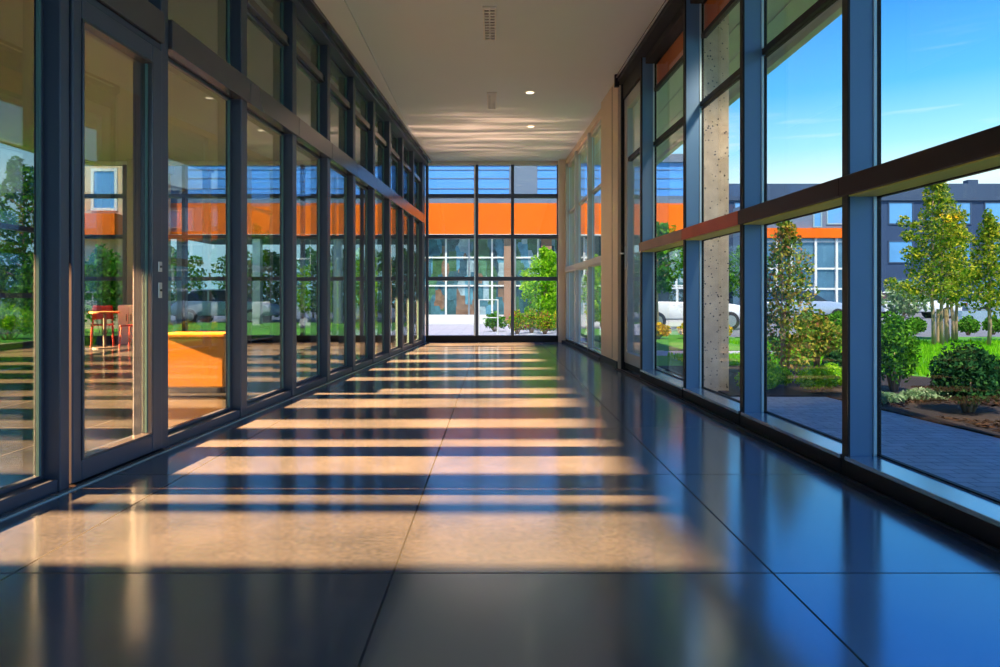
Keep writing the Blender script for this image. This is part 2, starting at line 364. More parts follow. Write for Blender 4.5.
def left_bay(y0, y1, label, post=0.12, door=None, dark=False):
    """y0 .. y1 along the wall; the post stands at the far end"""
    root = empty(wname(), (xL(y0), y0, 0), AL); tag(root, label, 'window', kind='structure')
    L = y1 - y0; g = L - post
    MB().box(-0.13, g, 0, 0.0, L, 4.0).build('post', M['frame'], root, 0.006)
    MB().box(-0.15, 0, 2.66, 0.025, g if door else L, 2.86).build('rail', M['rail'], root, 0.006)
    MB().box(-0.15, 0, 3.55, -0.03, g, 3.63).build('transom', M['rail'], root, 0.005)
    if not door:
        MB().box(-0.17, 0, 0.0, -0.01, g, 0.07).build('sill', M['frame'], root, 0.006)
    zs = [(2.86, 3.55, 'upper_pane'), (3.63, 4.0, 'top_pane')]
    if not door: zs = [(0.07, 2.66, 'lower_pane')] + zs
    for (a, b, nm) in zs:
        fr = edge_frame(0, g, a, b, 0.022, -0.125, -0.085).build('pane_frame', M['frame'], root, 0.004)
        MB().box(-0.11, 0.02, a + 0.02, -0.102, g - 0.02, b - 0.02).build(nm, M['glassD'] if dark and nm == 'lower_pane' else M['glassL'] if nm == 'lower_pane' else M['glassLU'], root)
        MB().box(-0.101, g - 0.036, a + 0.022, -0.086, g - 0.023, b - 0.022).build('glass_edge', M['teal_edge'], root)
    return root

def glass_door(y0, y1):
    root = empty('door_1', (xL(y0), y0, 0), AL); tag(root, 'dark framed glass door in the left glass wall with two metal lock plates', 'door', kind='structure')
    L = y1 - y0
    m = MB(); m.box(-0.12, 0, 0.02, 0.012, 0.07, 2.61); m.box(-0.12, L - 0.115, 0.02, 0.012, L, 2.61)
    m.box(-0.12, 0.07, 0.02, 0.012, L - 0.115, 0.13); m.box(-0.12, 0.07, 2.50, 0.012, L - 0.115, 2.61)
    m.build('leaf_frame', M['frame'], root, 0.008)
    MB().box(-0.12, 0, 2.615, 0.0, L, 2.657).build('door_head', M['frame'], root, 0.006)
    m = edge_frame(0.07, L - 0.115, 0.13, 2.50, 0.014, -0.05, 0.02); m.build('glazing_bead', M['rail'], root, 0.004)
    MB().box(-0.028, 0.075, 0.135, -0.02, L - 0.12, 2.495).build('pane', M['glassL'], root)
    MB().box(-0.019, L - 0.145, 0.15, -0.008, L - 0.131, 2.48).build('glass_edge', M['teal_edge'], root)
    MB().box(-0.10, 0, 0.0, 0.03, L, 0.018).build('threshold', M['black'], root)
    for (a, b) in ((1.17, 1.235), (1.00, 1.10)):
        pl = MB().box(0.0125, L - 0.055, a, 0.020, L - 0.015, b).build('lock_plate', M['steel'], root, 0.003); pl['label'] = 'pale metal lock plate'
        MB().tube([(0.020, L - 0.035, (a + b) / 2), (0.026, L - 0.035, (a + b) / 2)], 0.008, 10).build('lock_cylinder', M['slotdark'], pl)
    return root

left_edges = [-2.2, -1.05, 0.10, 1.25, 3.50]
for i in range(len(left_edges) - 1):
    lab = ['glazed bay of the left wall furthest behind the door', 'glazed bay of the left wall third before the glass door',
           'glazed bay of the left wall second before the glass door', 'wide glazed bay of the left wall just before the glass door'][i]
    left_bay(left_edges[i], left_edges[i + 1], lab, post=0.07 if i == 3 else 0.12, dark=True)
left_bay(3.50, 4.45, 'upper lights above the glass door in the left wall', post=0.09, door=True)
glass_door(3.505, 4.355)
edges = [4.45, 5.68, 6.87, 8.02, 9.16, 10.30, 11.44, 12.58, 13.72, 14.86]
for i in range(len(edges) - 1):
    left_bay(edges[i], edges[i + 1], '%s dark framed glazed bay of the left wall beyond the glass door' % ORD[i])
# low dark skirting at the foot of the left glazing
e = empty('baseboard_left', (xL(0), 0, 0), AL); tag(e, 'thin pale skirting line at the foot of the left glass wall', 'skirting', kind='structure')
MB().box(0.0, YB, 0.0, 0.03, 15.1, 0.012).build('skirting', M['rail'], e)
e2 = MB().box(0.03, YB, 0.0, 0.04, 15.1, 0.006).build('edge_strip', M['steel'], e)
# end pier between left wall and end glazing
o = MB().box(xL(14.86) - 0.16, 14.88, 0, xL(14.86) - 0.0, YE - 0.02, 4.0).build('trim_3', M['frame'], None, 0.006)
tag(o, 'dark corner post where the left wall meets the end glazing', 'post', kind='structure')

# ---------------------------------------------------------------- glazed bays on the right
GX = 0.165
def right_bay(y0, y1, label, railmat, post=0.055, spandrel=True, far=False):
    root = empty(wname(), (xR(y0), y0, 0), AR); tag(root, label, 'window', kind='structure')
    L = y1 - y0; g = L - post; gx = 0.09 if far else GX
    pm = M['grey_post'] if far else M['blue_post']
    MB().box(0.0, g, 0.0, gx + 0.012, L, 4.0).build('post', pm, root, 0.004)
    MB().box(-0.012, g - 0.002, 0.0, 0.004, L + 0.002, 4.0).build('post_cap', M['grey_post'] if far else M['black'], root, 0.003)
    MB().box(-0.03, 0, 1.58, gx + 0.02, L, 1.69).build('rail', railmat, root, 0.006)
    MB().box(-0.005, 0, 1.572, gx, g, 1.5795).build('rail_underside', M['lawn_reflection'] if not far else M['grey_post'], root)  # strip carries the painted lawn reflection in the near bays
    MB().box(-0.02, 0, 0.0, gx, g, 0.085).build('sill_base', M['black'], root, 0.004)
    MB().box(-0.03, 0, 0.085, gx - 0.01, g, 0.11).build('sill', M['sill'], root, 0.004)
    MB().box(gx - 0.025, 0, 2.90, gx + 0.02, g, 2.945).build('transom', M['black'] if not far else M['grey_post'], root, 0.004)
    MB().box(0.04, 0, 3.92, gx + 0.02, g, 4.0).build('head', M['black'] if not far else M['grey_post'], root, 0.004)
    spans = [(0.11, 1.575, 'lower_pane'), (1.69, 2.885, 'upper_pane'), (2.95, 3.92, 'top_pane')]
    for (a, b, nm) in spans:
        edge_frame(0, g, a, b, 0.010, gx - 0.012, gx + 0.012).build('pane_frame', M['black'] if not far else M['grey_post'], root)
        MB().box(gx - 0.004, 0.010, a + 0.010, gx + 0.004, g - 0.010, b - 0.010).build(nm, M['glassR'], root)
        MB().box(gx - 0.030, g - 0.010, a, gx - 0.013, g - 0.001, b).build('glass_edge', M['pale_edge'], root)
    if spandrel:
        s = MB().box(gx + 0.012, 0.02, 3.62, gx + 0.026, g - 0.02, 3.91).build('spandrel_panel', M['orange_dim'], root); s['label'] = 'burnt orange panel behind the top glass'
        MB().box(gx - 0.02, 0.02, 3.57, gx + 0.03, g - 0.02, 3.615).build('spandrel_bar', M['black'], root)
    return root

right_edges = [-2.1, -0.65, 0.80, 2.30, 3.815, 5.265, 6.675, 8.37]
rlabs = ['glazed bay of the right wall fifth back from the concrete column', 'glazed bay of the right wall level with the camera start',
         'glazed bay of the right wall third back from the lawn view', 'glazed bay of the right wall just outside the near edge of view',
         'near right window bay looking onto saplings, lawn and navy offices', 'right window bay looking onto the rusty shrub and orange banded pavilion',
         'right window bay with the pitted concrete column behind its glass', 'right window bay beside the grey door, yellow flowers beyond its lower pane']
rails = [M['maroon']] * 5 + [M['maroon'], M['rail_red_lit'], M['rail_brown_lit']]
edges_r = right_edges
for i in range(len(edges_r) - 1):
    right_bay(edges_r[i], edges_r[i + 1], rlabs[i + 1], rails[i + 1])

# right door
root = empty('door_2', (xR(8.40), 8.40, 0), AR); tag(root, 'tall pale grey glazed door with a lever handle in the right wall', 'door', kind='structure')
L = 1.02
m = MB(); m.box(0.02, 0.0, 0.1, 0.10, 0.12, 3.78); m.box(0.02, L - 0.22, 0.1, 0.10, L - 0.05, 3.78); m.box(0.02, 0.12, 0.1, 0.10, L - 0.22, 0.25); m.box(0.02, 0.12, 3.62, 0.10, L - 0.22, 3.78)
m.build('leaf_frame', M['door_grey'], root, 0.006)
MB().box(0.03, 0.0, 0.02, 0.11, L - 0.05, 0.095).build('bottom_rail', M['black'], root)
MB().box(0.055, 0.12, 0.25, 0.063, L - 0.22, 3.62).build('pane', M['glassR'], root)
MB().box(0.03, 0.12, 2.885, 0.09, L - 0.22, 2.94).build('glazing_bar', M['black'], root)
MB().box(0.0, 0.0, 3.80, 0.14, L - 0.05, 4.0).build('door_head', M['black'], root)
MB().box(-0.02, L - 0.05, 0.0, 0.14, L, 4.0).build('door_jamb', M['black'], root)
hd = MB().box(0.008, L - 0.17, 1.40, 0.02, L - 0.10, 1.72).build('handle_plate', M['steel'], root, 0.004)
MB().tube([(0.008, L - 0.135, 1.62), (-0.05, L - 0.135, 1.62), (-0.055, L - 0.16, 1.62), (-0.055, L - 0.30, 1.61)], [0.012, 0.012, 0.012, 0.010], 10).build('lever', M['steel'], hd, smooth=True)
# beige wall panel
root = empty('wall_right', (xR(9.43), 9.43, 0), AR); tag(root, 'narrow beige wall section between grey door and far windows', 'wall', kind='structure')
MB().box(-0.06, 0.0, 0.0, 0.30, 1.22, CEIL - 0.001).build('wall_panel', M['beige'], root, 0.004)
MB().box(-0.066, 0.36, 0.12, -0.058, 0.37, CEIL - 0.02).build('reveal_line', M['pier'], root)
MB().box(-0.075, 0.0, 0.0, -0.062, 1.22, 0.10).build('skirting', M['black'], root)
far_edges = [10.66, 12.20, 13.70, 15.00]
for i in range(3):
    right_bay(far_edges[i], far_edges[i + 1], ['pale framed right window bay just beyond the beige wall section', 'pale framed middle window bay of the far right wall', 'pale framed right window bay nearest the end glazing'][i], M['grey_post'], 0.10, False, True)
o = MB().box(1.435, 15.02, 0, 1.85, YE + 0.02, CEIL - 0.001).build('trim_4', M['beige'], None, 0.005); tag(o, 'beige corner pier beside the end glazing', 'pier', kind='structure')
# floor trench and blind track along right wall
e = empty('baseboard_right', (xR(0), 0, 0), AR); tag(e, 'black floor channel running under the right windows', 'floor channel', kind='structure')
MB().box(-0.13, YB, 0.0, -0.02, 9.40, 0.004).build('channel', M['black'], e)
MB().box(-0.075, YB, 0.004, -0.062, 9.40, 0.012).build('channel_line', M['rail'], e)
MB().box(-0.10, 10.66, 0.0, -0.02, 15.0, 0.05).build('skirting', M['black'], e)
e = empty('trim_5', (xR(0), 0, 0), AR); tag(e, 'dark blind track with a silver rod along the ceiling above the right windows', 'track', kind='structure')
MB().box(-0.10, YB, 4.0, 0.25, 9.42, CEIL - 0.001).build('track_housing', M['black'], e, 0.005)
MB().tube([(-0.115, YB, 4.06), (-0.115, 9.25, 4.06)], 0.011, 10).build('track_rod', M['steel'], e, smooth=True)
MB().box(-0.14, 9.25, 3.93, -0.08, 9.30, 4.10).build('track_bracket', M['black'], e)
MB().box(0.0, 10.66, 4.0, 0.30, 15.0, CEIL - 0.001).build('far_header', M['beige'], e)

# ---------------------------------------------------------------- end glazing (corridor and room on the left)
def end_bay(x0, x1, label, pl=0.0, pr=0.0, panes=True):
    root = empty(wname(), (0, YE, 0)); tag(root, label, 'window', kind='structure')
    if pl: MB().box(x0, 0, 0.14, x0 + pl, 0.14, 4.04).build('mullion', M['frame'], root, 0.004)
    if pr: MB().box(x1 - pr, 0, 0.14, x1, 0.14, 4.04).build('mullion', M['frame'], root, 0.004)
    MB().box(x0, -0.02, 0.0, x1, 0.16, 0.14).build('sill', M['black'], root, 0.004)
    MB().box(x0, 0, 4.04, x1, 0.16, CEIL - 0.002).build('head', M['canopy'], root, 0.004)
    zz = [0.14, 1.44, 2.40, 3.33, 4.04]
    for z in zz[1:-1]: MB().box(x0 + pl, 0.01, z - 0.045, x1 - pr, 0.13, z + 0.045).build('transom', M['frame'], root, 0.004)
    for i in range(4):
        MB().box(x0 + pl, 0.065, zz[i] + 0.0, x1 - pr, 0.073, zz[i + 1]).build('pane', M['glassE'], root)
    return root
end_bay(-1.585, -0.43, 'left bay of the corridor end glazing', pl=0.06, pr=0.05)
end_bay(-0.43, 0.40, 'middle bay of the corridor end glazing', pl=0.05, pr=0.035)
end_bay(0.40, 1.435, 'right bay of the corridor end glazing', pl=0.035, pr=0.02)
xs = [-9.5, -8.45, -7.1, -5.75, -4.4, -3.05, -1.76]
for i in range(6):
    end_bay(xs[i], xs[i + 1], ['outermost bay', 'second bay from the outside', 'third bay from the outside', 'fourth bay from the outside', 'fifth bay from the outside', 'innermost bay'][i] + ' of the end glazing behind the left glass wall', pl=0.04, pr=0.04)
# thin extra mullion seen as a pale line beside the first mullion
o = MB().box(-0.475, YE - 0.05, 0.14, -0.445, YE - 0.002, 4.04).build('trim_6', M['steel'], None, 0.003); tag(o, 'thin pale metal post beside the dark mullion of the end glazing', 'post', kind='structure')

# ---------------------------------------------------------------- outer facade of the room on the left
bands = [(2.50, 3.10), (3.26, 3.52), (3.80, 4.70), (5.14, 5.50), (6.10, 6.62), (6.90, 7.36), (8.05, 8.45), (9.15, 9.55), (10.35, 10.85), (11.9, 12.5), (13.2, 13.9)]  # gaps between added piers, sized to throw the floor stripes
YS, XS = 4.0, -100.0
def to_fac(y): return YS + (y - YS) * ((XO - XS) / (-0.6 - XS))
root = empty('wall_left', (0, 0, 0)); tag(root, 'outer facade of the room behind the left glass wall, unseen piers added to cut the light into stripes', 'wall', kind='structure')
prev = YB
for (a, b) in bands:
    a, b = to_fac(a), to_fac(b)
    if prev < 11.5:
        MB().box(XO - 0.16, prev, 0, XO, a, CEIL).build('pier', M['pier'], root)  # unseen pier added to block the beam between stripes
    else:
        MB().box(XO - 0.16, a - 0.10, 0, XO, a, CEIL).build('mullion', M['frame'], root)
    prev = b
MB().box(XO - 0.16, YE - 0.15, 0, XO, YE + 0.1, CEIL).build('corner_pier', M['frame'], root)
MB().box(XO - 0.09, YB, 0.0, XO - 0.08, YE - 0.15, CEIL).build('pane', M['glassE'], root)
for z in (0.06, 1.05, 2.4): MB().box(XO - 0.13, 10.9, z - 0.05, XO - 0.01, YE - 0.15, z + 0.05).build('transom', M['frame'], root)

# ---------------------------------------------------------------- furniture in the room on the left
def red_chair(loc, rz, label):
    root = empty('chair', loc, rz); tag(root, label, 'chair', 'red chairs round the small table')
    m = MB(); m.box(-0.21, -0.21, 0.43, 0.21, 0.21, 0.46); m.build('seat', M['redchair'], root, 0.012)
    m = MB(); m.prism([(-0.20, 0.55), (0.20, 0.55), (0.18, 0.84), (-0.18, 0.84)], 'y', 0.19, 0.215); m.build('backrest', M['redchair'], root, 0.01)
    for sx in (-1, 1):
        MB().tube([(sx * 0.18, -0.18, 0.43), (sx * 0.20, -0.21, 0.0)], 0.014).build('leg', M['redchair'], root)
        MB().tube([(sx * 0.17, 0.205, 0.80), (sx * 0.18, 0.19, 0.43), (sx * 0.20, 0.24, 0.0)], 0.014).build('leg', M['redchair'], root)
    return root
red_chair((-8.15, 13.85, 0), .5, 'red chair behind the glass door, left of the small table')
red_chair((-7.26, 13.45, 0), -1.5, 'red chair behind the glass door, right of the small table')
root = empty('table', (-7.78, 13.30, 0)); tag(root, 'small round wooden table among red chairs behind the glass door', 'table')
MB().tube([(0, 0, 0.70), (0, 0, 0.73)], 0.27, 28).build('table_top', M['wood'], root)
MB().tube([(0, 0, 0.02), (0, 0, 0.70)], 0.03, 12).build('pedestal', M['slotdark'], root)
MB().tube([(0, 0, 0.0), (0, 0, 0.02)], 0.22, 24).build('base', M['slotdark'], root)
root = empty('cabinet', (-7.95, 14.72, 0)); tag(root, 'low pale cabinet against the end glazing behind the glass door', 'cabinet')
MB().box(-0.25, -0.22, 0.0, 0.25, 0.22, 0.85).build('carcass', M['white'], root, 0.008)
for sx in (-1, 1):
    d = MB().box(sx * 0.01, -0.24, 0.06, sx * 0.24, -0.222, 0.82).build('door', M['white'], root, 0.004)
    MB().box(sx * 0.04, -0.255, 0.5, sx * 0.055, -0.242, 0.65).build('handle', M['slotdark'], d)
root = empty('bench', (-3.16, 7.30, 0)); tag(root, 'bright orange box bench behind the left glass beyond the door', 'bench')
MB().box(-0.31, -0.30, 0.06, 0.31, 0.30, 0.58).build('bench_body', M['orange_bench'], root, 0.015)
MB().box(-0.33, -0.32, 0.585, 0.33, 0.32, 0.63).build('seat', M['orange_bench'], root, 0.012)
MB().box(-0.27, -0.27, 0.0, 0.27, 0.27, 0.058).build('plinth', M['slotdark'], root)
o = MB().box(-8.27, 14.99, 0, -7.72, 15.16, CEIL - .002).build('wall_end', M['wall']); tag(o, 'narrow plain wall behind the pale cabinet in the left room', 'wall', kind='structure')
root = empty('door_3', (-9.07, 14.6, 0)); tag(root, 'reddish wooden door panel near the outer corner of the left room', 'door', kind='structure')
MB().box(-0.28, 0, 0.0, 0.05, 0.06, 3.0).build('door_leaf', M['wood'], root, 0.005)
kn = MB().tube([(0.0, -0.03, 1.0), (0.0, 0.0, 1.0)], 0.02, 10).build('knob', M['steel'], root)

# ---------------------------------------------------------------- ceiling fittings
def downlight(x, y, label):
    root = empty('downlight', (x, y, CEIL)); tag(root, label, 'ceiling light', 'round warm ceiling downlights')
    m = MB(); n = 24
    for i in range(n):
        a, b = 2 * math.pi * i / n, 2 * math.pi * (i + 1) / n
        m.quad((.085 * math.cos(a), .085 * math.sin(a), -0.001), (.085 * math.cos(b), .085 * math.sin(b), -0.001), (.062 * math.cos(b), .062 * math.sin(b), -0.012), (.062 * math.cos(a), .062 * math.sin(a), -0.012))
    m.build('trim_ring', M['white'], root)
    MB().tube([(0, 0, -0.010), (0, 0, -0.002)], 0.062, 24).build('lens', M['lamp'], root)
    l = bpy.data.lights.new('downlight_lamp', 'SPOT'); l.energy = 40; l.color = (1, 0.75, 0.5); l.spot_size = 1.6; l.spot_blend = 0.6; l.shadow_soft_size = 0.05
    lo = bpy.data.objects.new('downlight_lamp', l); lo.location = (0, 0, -0.03); lo.parent = root; COL.objects.link(lo)
downlight(0.53, 10.1, 'round warm ceiling downlight nearer the camera')
downlight(0.65, 12.1, 'round warm ceiling downlight nearer the end glazing')
def grille(x, y0, y1, w, label):
    root = empty('ceiling_grille', (x, (y0 + y1) / 2, CEIL)); tag(root, label, 'ceiling grille', 'linear ceiling grilles')
    h = (y1 - y0) / 2
    edge_f = MB(); edge_f.box(-w / 2, -h, -0.02, -w / 2 + 0.02, h, -0.001); edge_f.box(w / 2 - 0.02, -h, -0.02, w / 2, h, -0.001)
    edge_f.box(-w / 2 + .02, -h, -0.02, w / 2 - .02, -h + 0.02, -0.001); edge_f.box(-w / 2 + .02, h - 0.02, -0.02, w / 2 - .02, h, -0.001)
    edge_f.build('frame', M['slot'], root)
    MB().box(-w / 2 + 0.02, -h + 0.02, -0.004, w / 2 - 0.02, h - 0.02, -0.001).build('backing', M['slotdark'], root)
    m = MB(); k = int((y1 - y0) / 0.075)
    for i in range(k):
        yy = -h + 0.04 + i * (2 * h - 0.06) / k
        m.box(-w / 2 + 0.02, yy, -0.018, w / 2 - 0.02, yy + 0.032, -0.006)
    m.box(-0.008, -h + .02, -0.019, 0.008, h - .02, -0.005)
    m.build('louvres', M['slot'], root)
grille(-0.06, 7.12, 8.02, 0.15, 'long pale ceiling grille nearer the camera')
grille(-0.05, 10.1, 10.95, 0.15, 'long pale ceiling grille nearer the end glazing')

# ---------------------------------------------------------------- exterior ground
o = MB().box(-70, -30, -0.6, 90, 120, -0.10).build('ground', M['asphalt']); tag(o, 'grey asphalt of the car park and roads around the building', 'ground', kind='structure')
o = MB().box(2.33, -12, -0.099, 3.72, 6.95, -0.03).build('path', M['paver']); o.data.transform(Matrix.Identity(4))
tag(o, 'blue grey paved path outside the right windows', 'path', kind='structure')
m = MB().box(2.33, 9.6, -0.099, 3.3, 15.5, -0.03); m.box(3.3, 11.9, -0.099, 6.2, 13.0, -0.03)
o = m.build('path.001', M['stone']); tag(o, 'pale paved path past the yellow flower bed', 'path', kind='structure')
o = MB().box(-3.2, 15.5, -0.099, 2.2, 25.9, -0.02).build('terrace', M['stone']); tag(o, 'pale stone terrace just outside the end glazing', 'terrace', kind='structure')
# planting bed with an angled kerb
bed = [(2.45, 6.97), (3.45, 6.95), (3.74, 4.6), (3.95, 2.0), (6.2, 2.0), (6.4, 7.4), (5.2, 9.0), (5.0, 10.0), (2.45, 10.0)]
o = MB().prism(bed, 'z', -0.098, -0.015).build('planting_bed', M['mulch']); tag(o, 'dark mulch planting bed between paved path and lawn', 'planting bed', kind='structure')
lawnp = [(2.4, 10.05), (5.05, 10.05), (5.25, 9.05), (6.45, 7.4), (6.25, -6), (30, -6), (30, 17.5), (6.3, 17.5), (6.3, 11.8), (2.4, 11.8)]
o = MB().prism(lawnp, 'z', -0.098, -0.02).build('lawn', M['soil']); tag(o, 'bright green lawn outside the right windows', 'lawn', kind='structure')
o = MB().box(2.5, 13.1, -0.098, 6.2, 22, -0.02).build('lawn.001', M['soil']); tag(o, 'strip of grass beyond the yellow flower bed', 'lawn', kind='structure')
o = MB().box(-24, 15.5, -0.098, -3.22, 28, -0.02).build('lawn.002', M['soil']); tag(o, 'grass outside the end glazing of the left room', 'lawn', kind='structure')
o = MB().box(-24, -12, -0.098, -9.9, 15.48, -0.02).build('lawn.003', M['soil']); tag(o, 'grass outside the left room', 'lawn', kind='structure')
# bark chips on the planting bed
m = MB(); n = 0
while n < 5200:
    x, y = R.uniform(3.5, 6.1), R.uniform(3.6, 7.6)
    if x < 3.80 + (4.6 - y) * .07 + .03 and y < 6.95 or (y > 6.9 and x < 3.95): continue
    if any((x - p) ** 2 + (y - q) ** 2 < .24 for p, q in ((4.33, 7.25), (4.22, 5.95), (5.25, 5.6))): continue
    a = R.uniform(0, 6.28); w = R.uniform(.008, .022); l = R.uniform(.015, .045); t = R.uniform(-.012, .012)
    ca, sa = math.cos(a), math.sin(a); z = -.011 + R.uniform(0, .012)
    m.quad((x - ca * l, y - sa * l, z), (x + sa * w, y - ca * w, z + t), (x + ca * l, y + sa * l, z), (x - sa * w, y + ca * w, z - t)); n += 1
o = m.build('bark_chips', M['chips'], fix=False); tag(o, 'dark bark chips and fallen leaves strewn over the planting bed', 'bark chips', kind='stuff')
# grass blades
m = MB()
def blades(n, x0, x1, y0, y1, h, poly=None):
    for _ in range(n):
        x, y = R.uniform(x0, x1), R.uniform(y0, y1)
        if poly and not poly(x, y): continue
        a = R.uniform(0, 6.28); w = R.uniform(.008, .016); hh = h * R.uniform(.5, 1.2); lx, ly = R.uniform(-.03, .03), R.uniform(-.03, .03)
        ca, sa = math.cos(a) * w, math.sin(a) * w
        m.tri((x - ca, y - sa, -0.02), (x + ca, y + sa, -0.02), (x + lx, y + ly, -0.02 + hh))
CLEAR = [(3.85, 8.6), (3.6, 8.6), (4.1, 8.6), (9.42, 14.2), (10.9, 15.9), (10.52, 14.2), (12.2, 15.2), (P(938, 343, 15.0).x, 15.0), (P(946, 343, 15.0).x, 15.0)]
blades(30000, 5.0, 13.0, 7.0, 15.5, 0.09, lambda x, y: ((x - 5.3) * 1.3 + (y - 9.05) > 0.05 and x > 5.3 or x > 6.5) and all((x - a) ** 2 + (y - b) ** 2 > .07 for a, b in CLEAR))
blades(9000, 3.0, 6.3, 10.1, 11.7, 0.08)
o = m.build('grass', M['grass'], fix=False); tag(o, 'short bright grass blades of the lawn beyond the planting bed', 'grass', kind='stuff')

# ---------------------------------------------------------------- plants
def leaf(m, c, s, rnd=R):
    d = Vector((rnd.gauss(0, 1), rnd.gauss(0, 1), rnd.gauss(0, 1))).normalized()
    u = d.orthogonal().normalized(); w = d.cross(u)
    a = rnd.uniform(0, 6.28); u, w = u * math.cos(a) + w * math.sin(a), w * math.cos(a) - u * math.sin(a)
    c = Vector(c); s *= rnd.uniform(.6, 1.3)
    m.quad(c - u * s, c + w * s * .55, c + u * s, c - w * s * .55)

def blob(m, c, r, n, s, hollow=0.25):
    for _ in range(n):
        d = Vector((R.gauss(0, 1), R.gauss(0, 1), R.gauss(0, 1))).normalized()
        q = hollow + (1 - hollow) * (R.random() ** 0.5)
        leaf(m, (c[0] + d.x * r[0] * q, c[1] + d.y * r[1] * q, c[2] + d.z * r[2] * q), s)

def tree(name, loc, label, cat, height, crown0, rad, leafm, n=2600, ls=0.05, stems=1, trunk_r=0.035, group=None, stems_spread=0.12, shape='column', stake=False, side=()):
    root = empty(name, loc); tag(root, label, cat, group)
    m = MB()
    for k in range(stems):
        a = 6.28 * k / stems + .4; ox, oy = (math.cos(a) * stems_spread, math.sin(a) * stems_spread * .4) if stems > 1 else (0, 0)
        pts, rr = [], []
        for i in range(7):
            t = i / 6
            pts.append((ox + R.gauss(0, .015) * i ** .5, oy + R.gauss(0, .015), -0.02 + t * height * .93)); rr.append(trunk_r * (1 - .8 * t))
        m.tube(pts, rr, 8)
        m2 = m
    m.build('trunk', M['bark'], root, smooth=True)
    b = MB(); lv = MB()
    nb = 26
    for i in range(nb):
        t = (i + .5) / nb; z = crown0 + (height - crown0) * t
        if shape == 'column': wdt = rad * (0.30 + 0.9 * math.sin(math.pi * min(1, (t * .9 + .12))) ** .8) * (1 - .45 * t)
        else: wdt = rad * math.sin(math.pi * (t * .92 + .06)) ** .6
        a = i * 2.4 + R.uniform(-.4, .4); q = R.uniform(.45, .95) * wdt
        x, y = math.cos(a) * q, math.sin(a) * q
        b.tube([(0, 0, z - .25 * rad), (x * .5, y * .5, z - .08 * rad), (x, y, z + .04)], [trunk_r * .35 * (1 - .5 * t), trunk_r * .22, trunk_r * .12], 5)
        blob(lv, (x, y, z), (wdt * .55 + .06, wdt * .55 + .06, (height - crown0) / nb * 2.1 + .05), n // nb, ls)
    for (dx, dz, r) in side:
        b.tube([(0, 0, dz - .25), (dx * .5, 0, dz - .08), (dx, 0, dz)], [.012, .008, .005], 5)
        blob(lv, (dx, 0, dz), (r, r, r * 1.1), int(900 * r), ls); blob(lv, (dx * .7, 0, dz - .05), (r * .8, r * .8, r * .6), int(500 * r), ls)
    b.build('branches', M['bark'], root, smooth=True)
    lv.build('crown', leafm, root, fix=False)
    if stake:
        for sx in (-.3, .34):
            MB().tube([(sx, .05, -.02), (sx, .05, 1.15)], 0.03, 8).build('stake', M['stake'], root)
    return root

def bush(name, loc, label, cat, r, leafm, n=1800, ls=0.04, group=None, clumps=9, stemm=True):
    root = empty(name, loc); tag(root, label, cat, group)
    st, lv = MB(), MB()
    for i in range(clumps):
        a = i * 2.4; q = (i / clumps) ** .5
        x, y = math.cos(a) * r[0] * .62 * q, math.sin(a) * r[1] * .62 * q
        z = r[2] * (1.0 + .62 * (1 - q) * R.uniform(.7, 1.1)) - .02
        st.tube([(x * .2, y * .2, -.02), (x * .7, y * .7, z * .5), (x, y, z)], [.014, .010, .005], 5)
        blob(lv, (x, y, z * .95), (r[0] * .5, r[1] * .5, min(r[2] * .75, z * .95)), n // clumps, ls)
    st.build('stems', M['bark'], root, smooth=True)
    lv.build('foliage', leafm, root, fix=False)
    return root

# saplings on the lawn
tree('sapling', (9.42, 14.2, 0), 'tallest yellow green sapling with several trunks on the lawn', 'tree', 3.55, 0.98, 0.46, M['leaf_tree'], 6000, .038, 2, .042, 'yellow green saplings on the lawn', .10, side=((-.72, 2.62, .13), (-.66, 2.32, .12), (-.62, 1.95, .16), (-1.0, 1.30, .14), (-.72, 1.2, .16), (.52, 2.75, .13), (.5, 2.3, .16)))
tree('sapling', (10.9, 15.9, 0), 'sapling with paired trunks close behind the tallest one', 'tree', 3.0, 0.95, 0.46, M['leaf_tree'], 4200, .04, 3, .042, 'yellow green saplings on the lawn', .12)
tree('sapling', (10.52, 14.2, 0), 'slender sapling right of the paired trunks by the frame edge', 'tree', 2.75, 0.75, 0.36, M['leaf_tree'], 3800, .038, 1, .042, 'yellow green saplings on the lawn', side=((.42, 2.35, .12), (.45, 1.9, .15), (-.34, 1.5, .15)))
tree('sapling', (12.2, 15.2, 0), 'outermost sapling of the lawn row', 'tree', 2.7, 0.7, 0.5, M['leaf_tree'], 2500, .045, 1, .045, 'yellow green saplings on the lawn')
tree('small_tree', (12.4, 20.2, 0), 'small pale leaved tree before the parked cars', 'tree', 1.45, 0.55, 0.62, M['leaf_pale'], 1400, .07, 1, .04, shape='ball')
for i, (px, lab) in enumerate(((938, 'timber stake standing between the two nearest saplings'), (946, 'timber stake close to the paired sapling trunks'))):
    p = P(px, 343, 15.0)
    o = MB().tube([(p.x, p.y, -0.02), (p.x, p.y, 0.75)], 0.035, 8).build('stake', M['stake']); tag(o, lab, 'stake', 'timber stakes by the saplings')
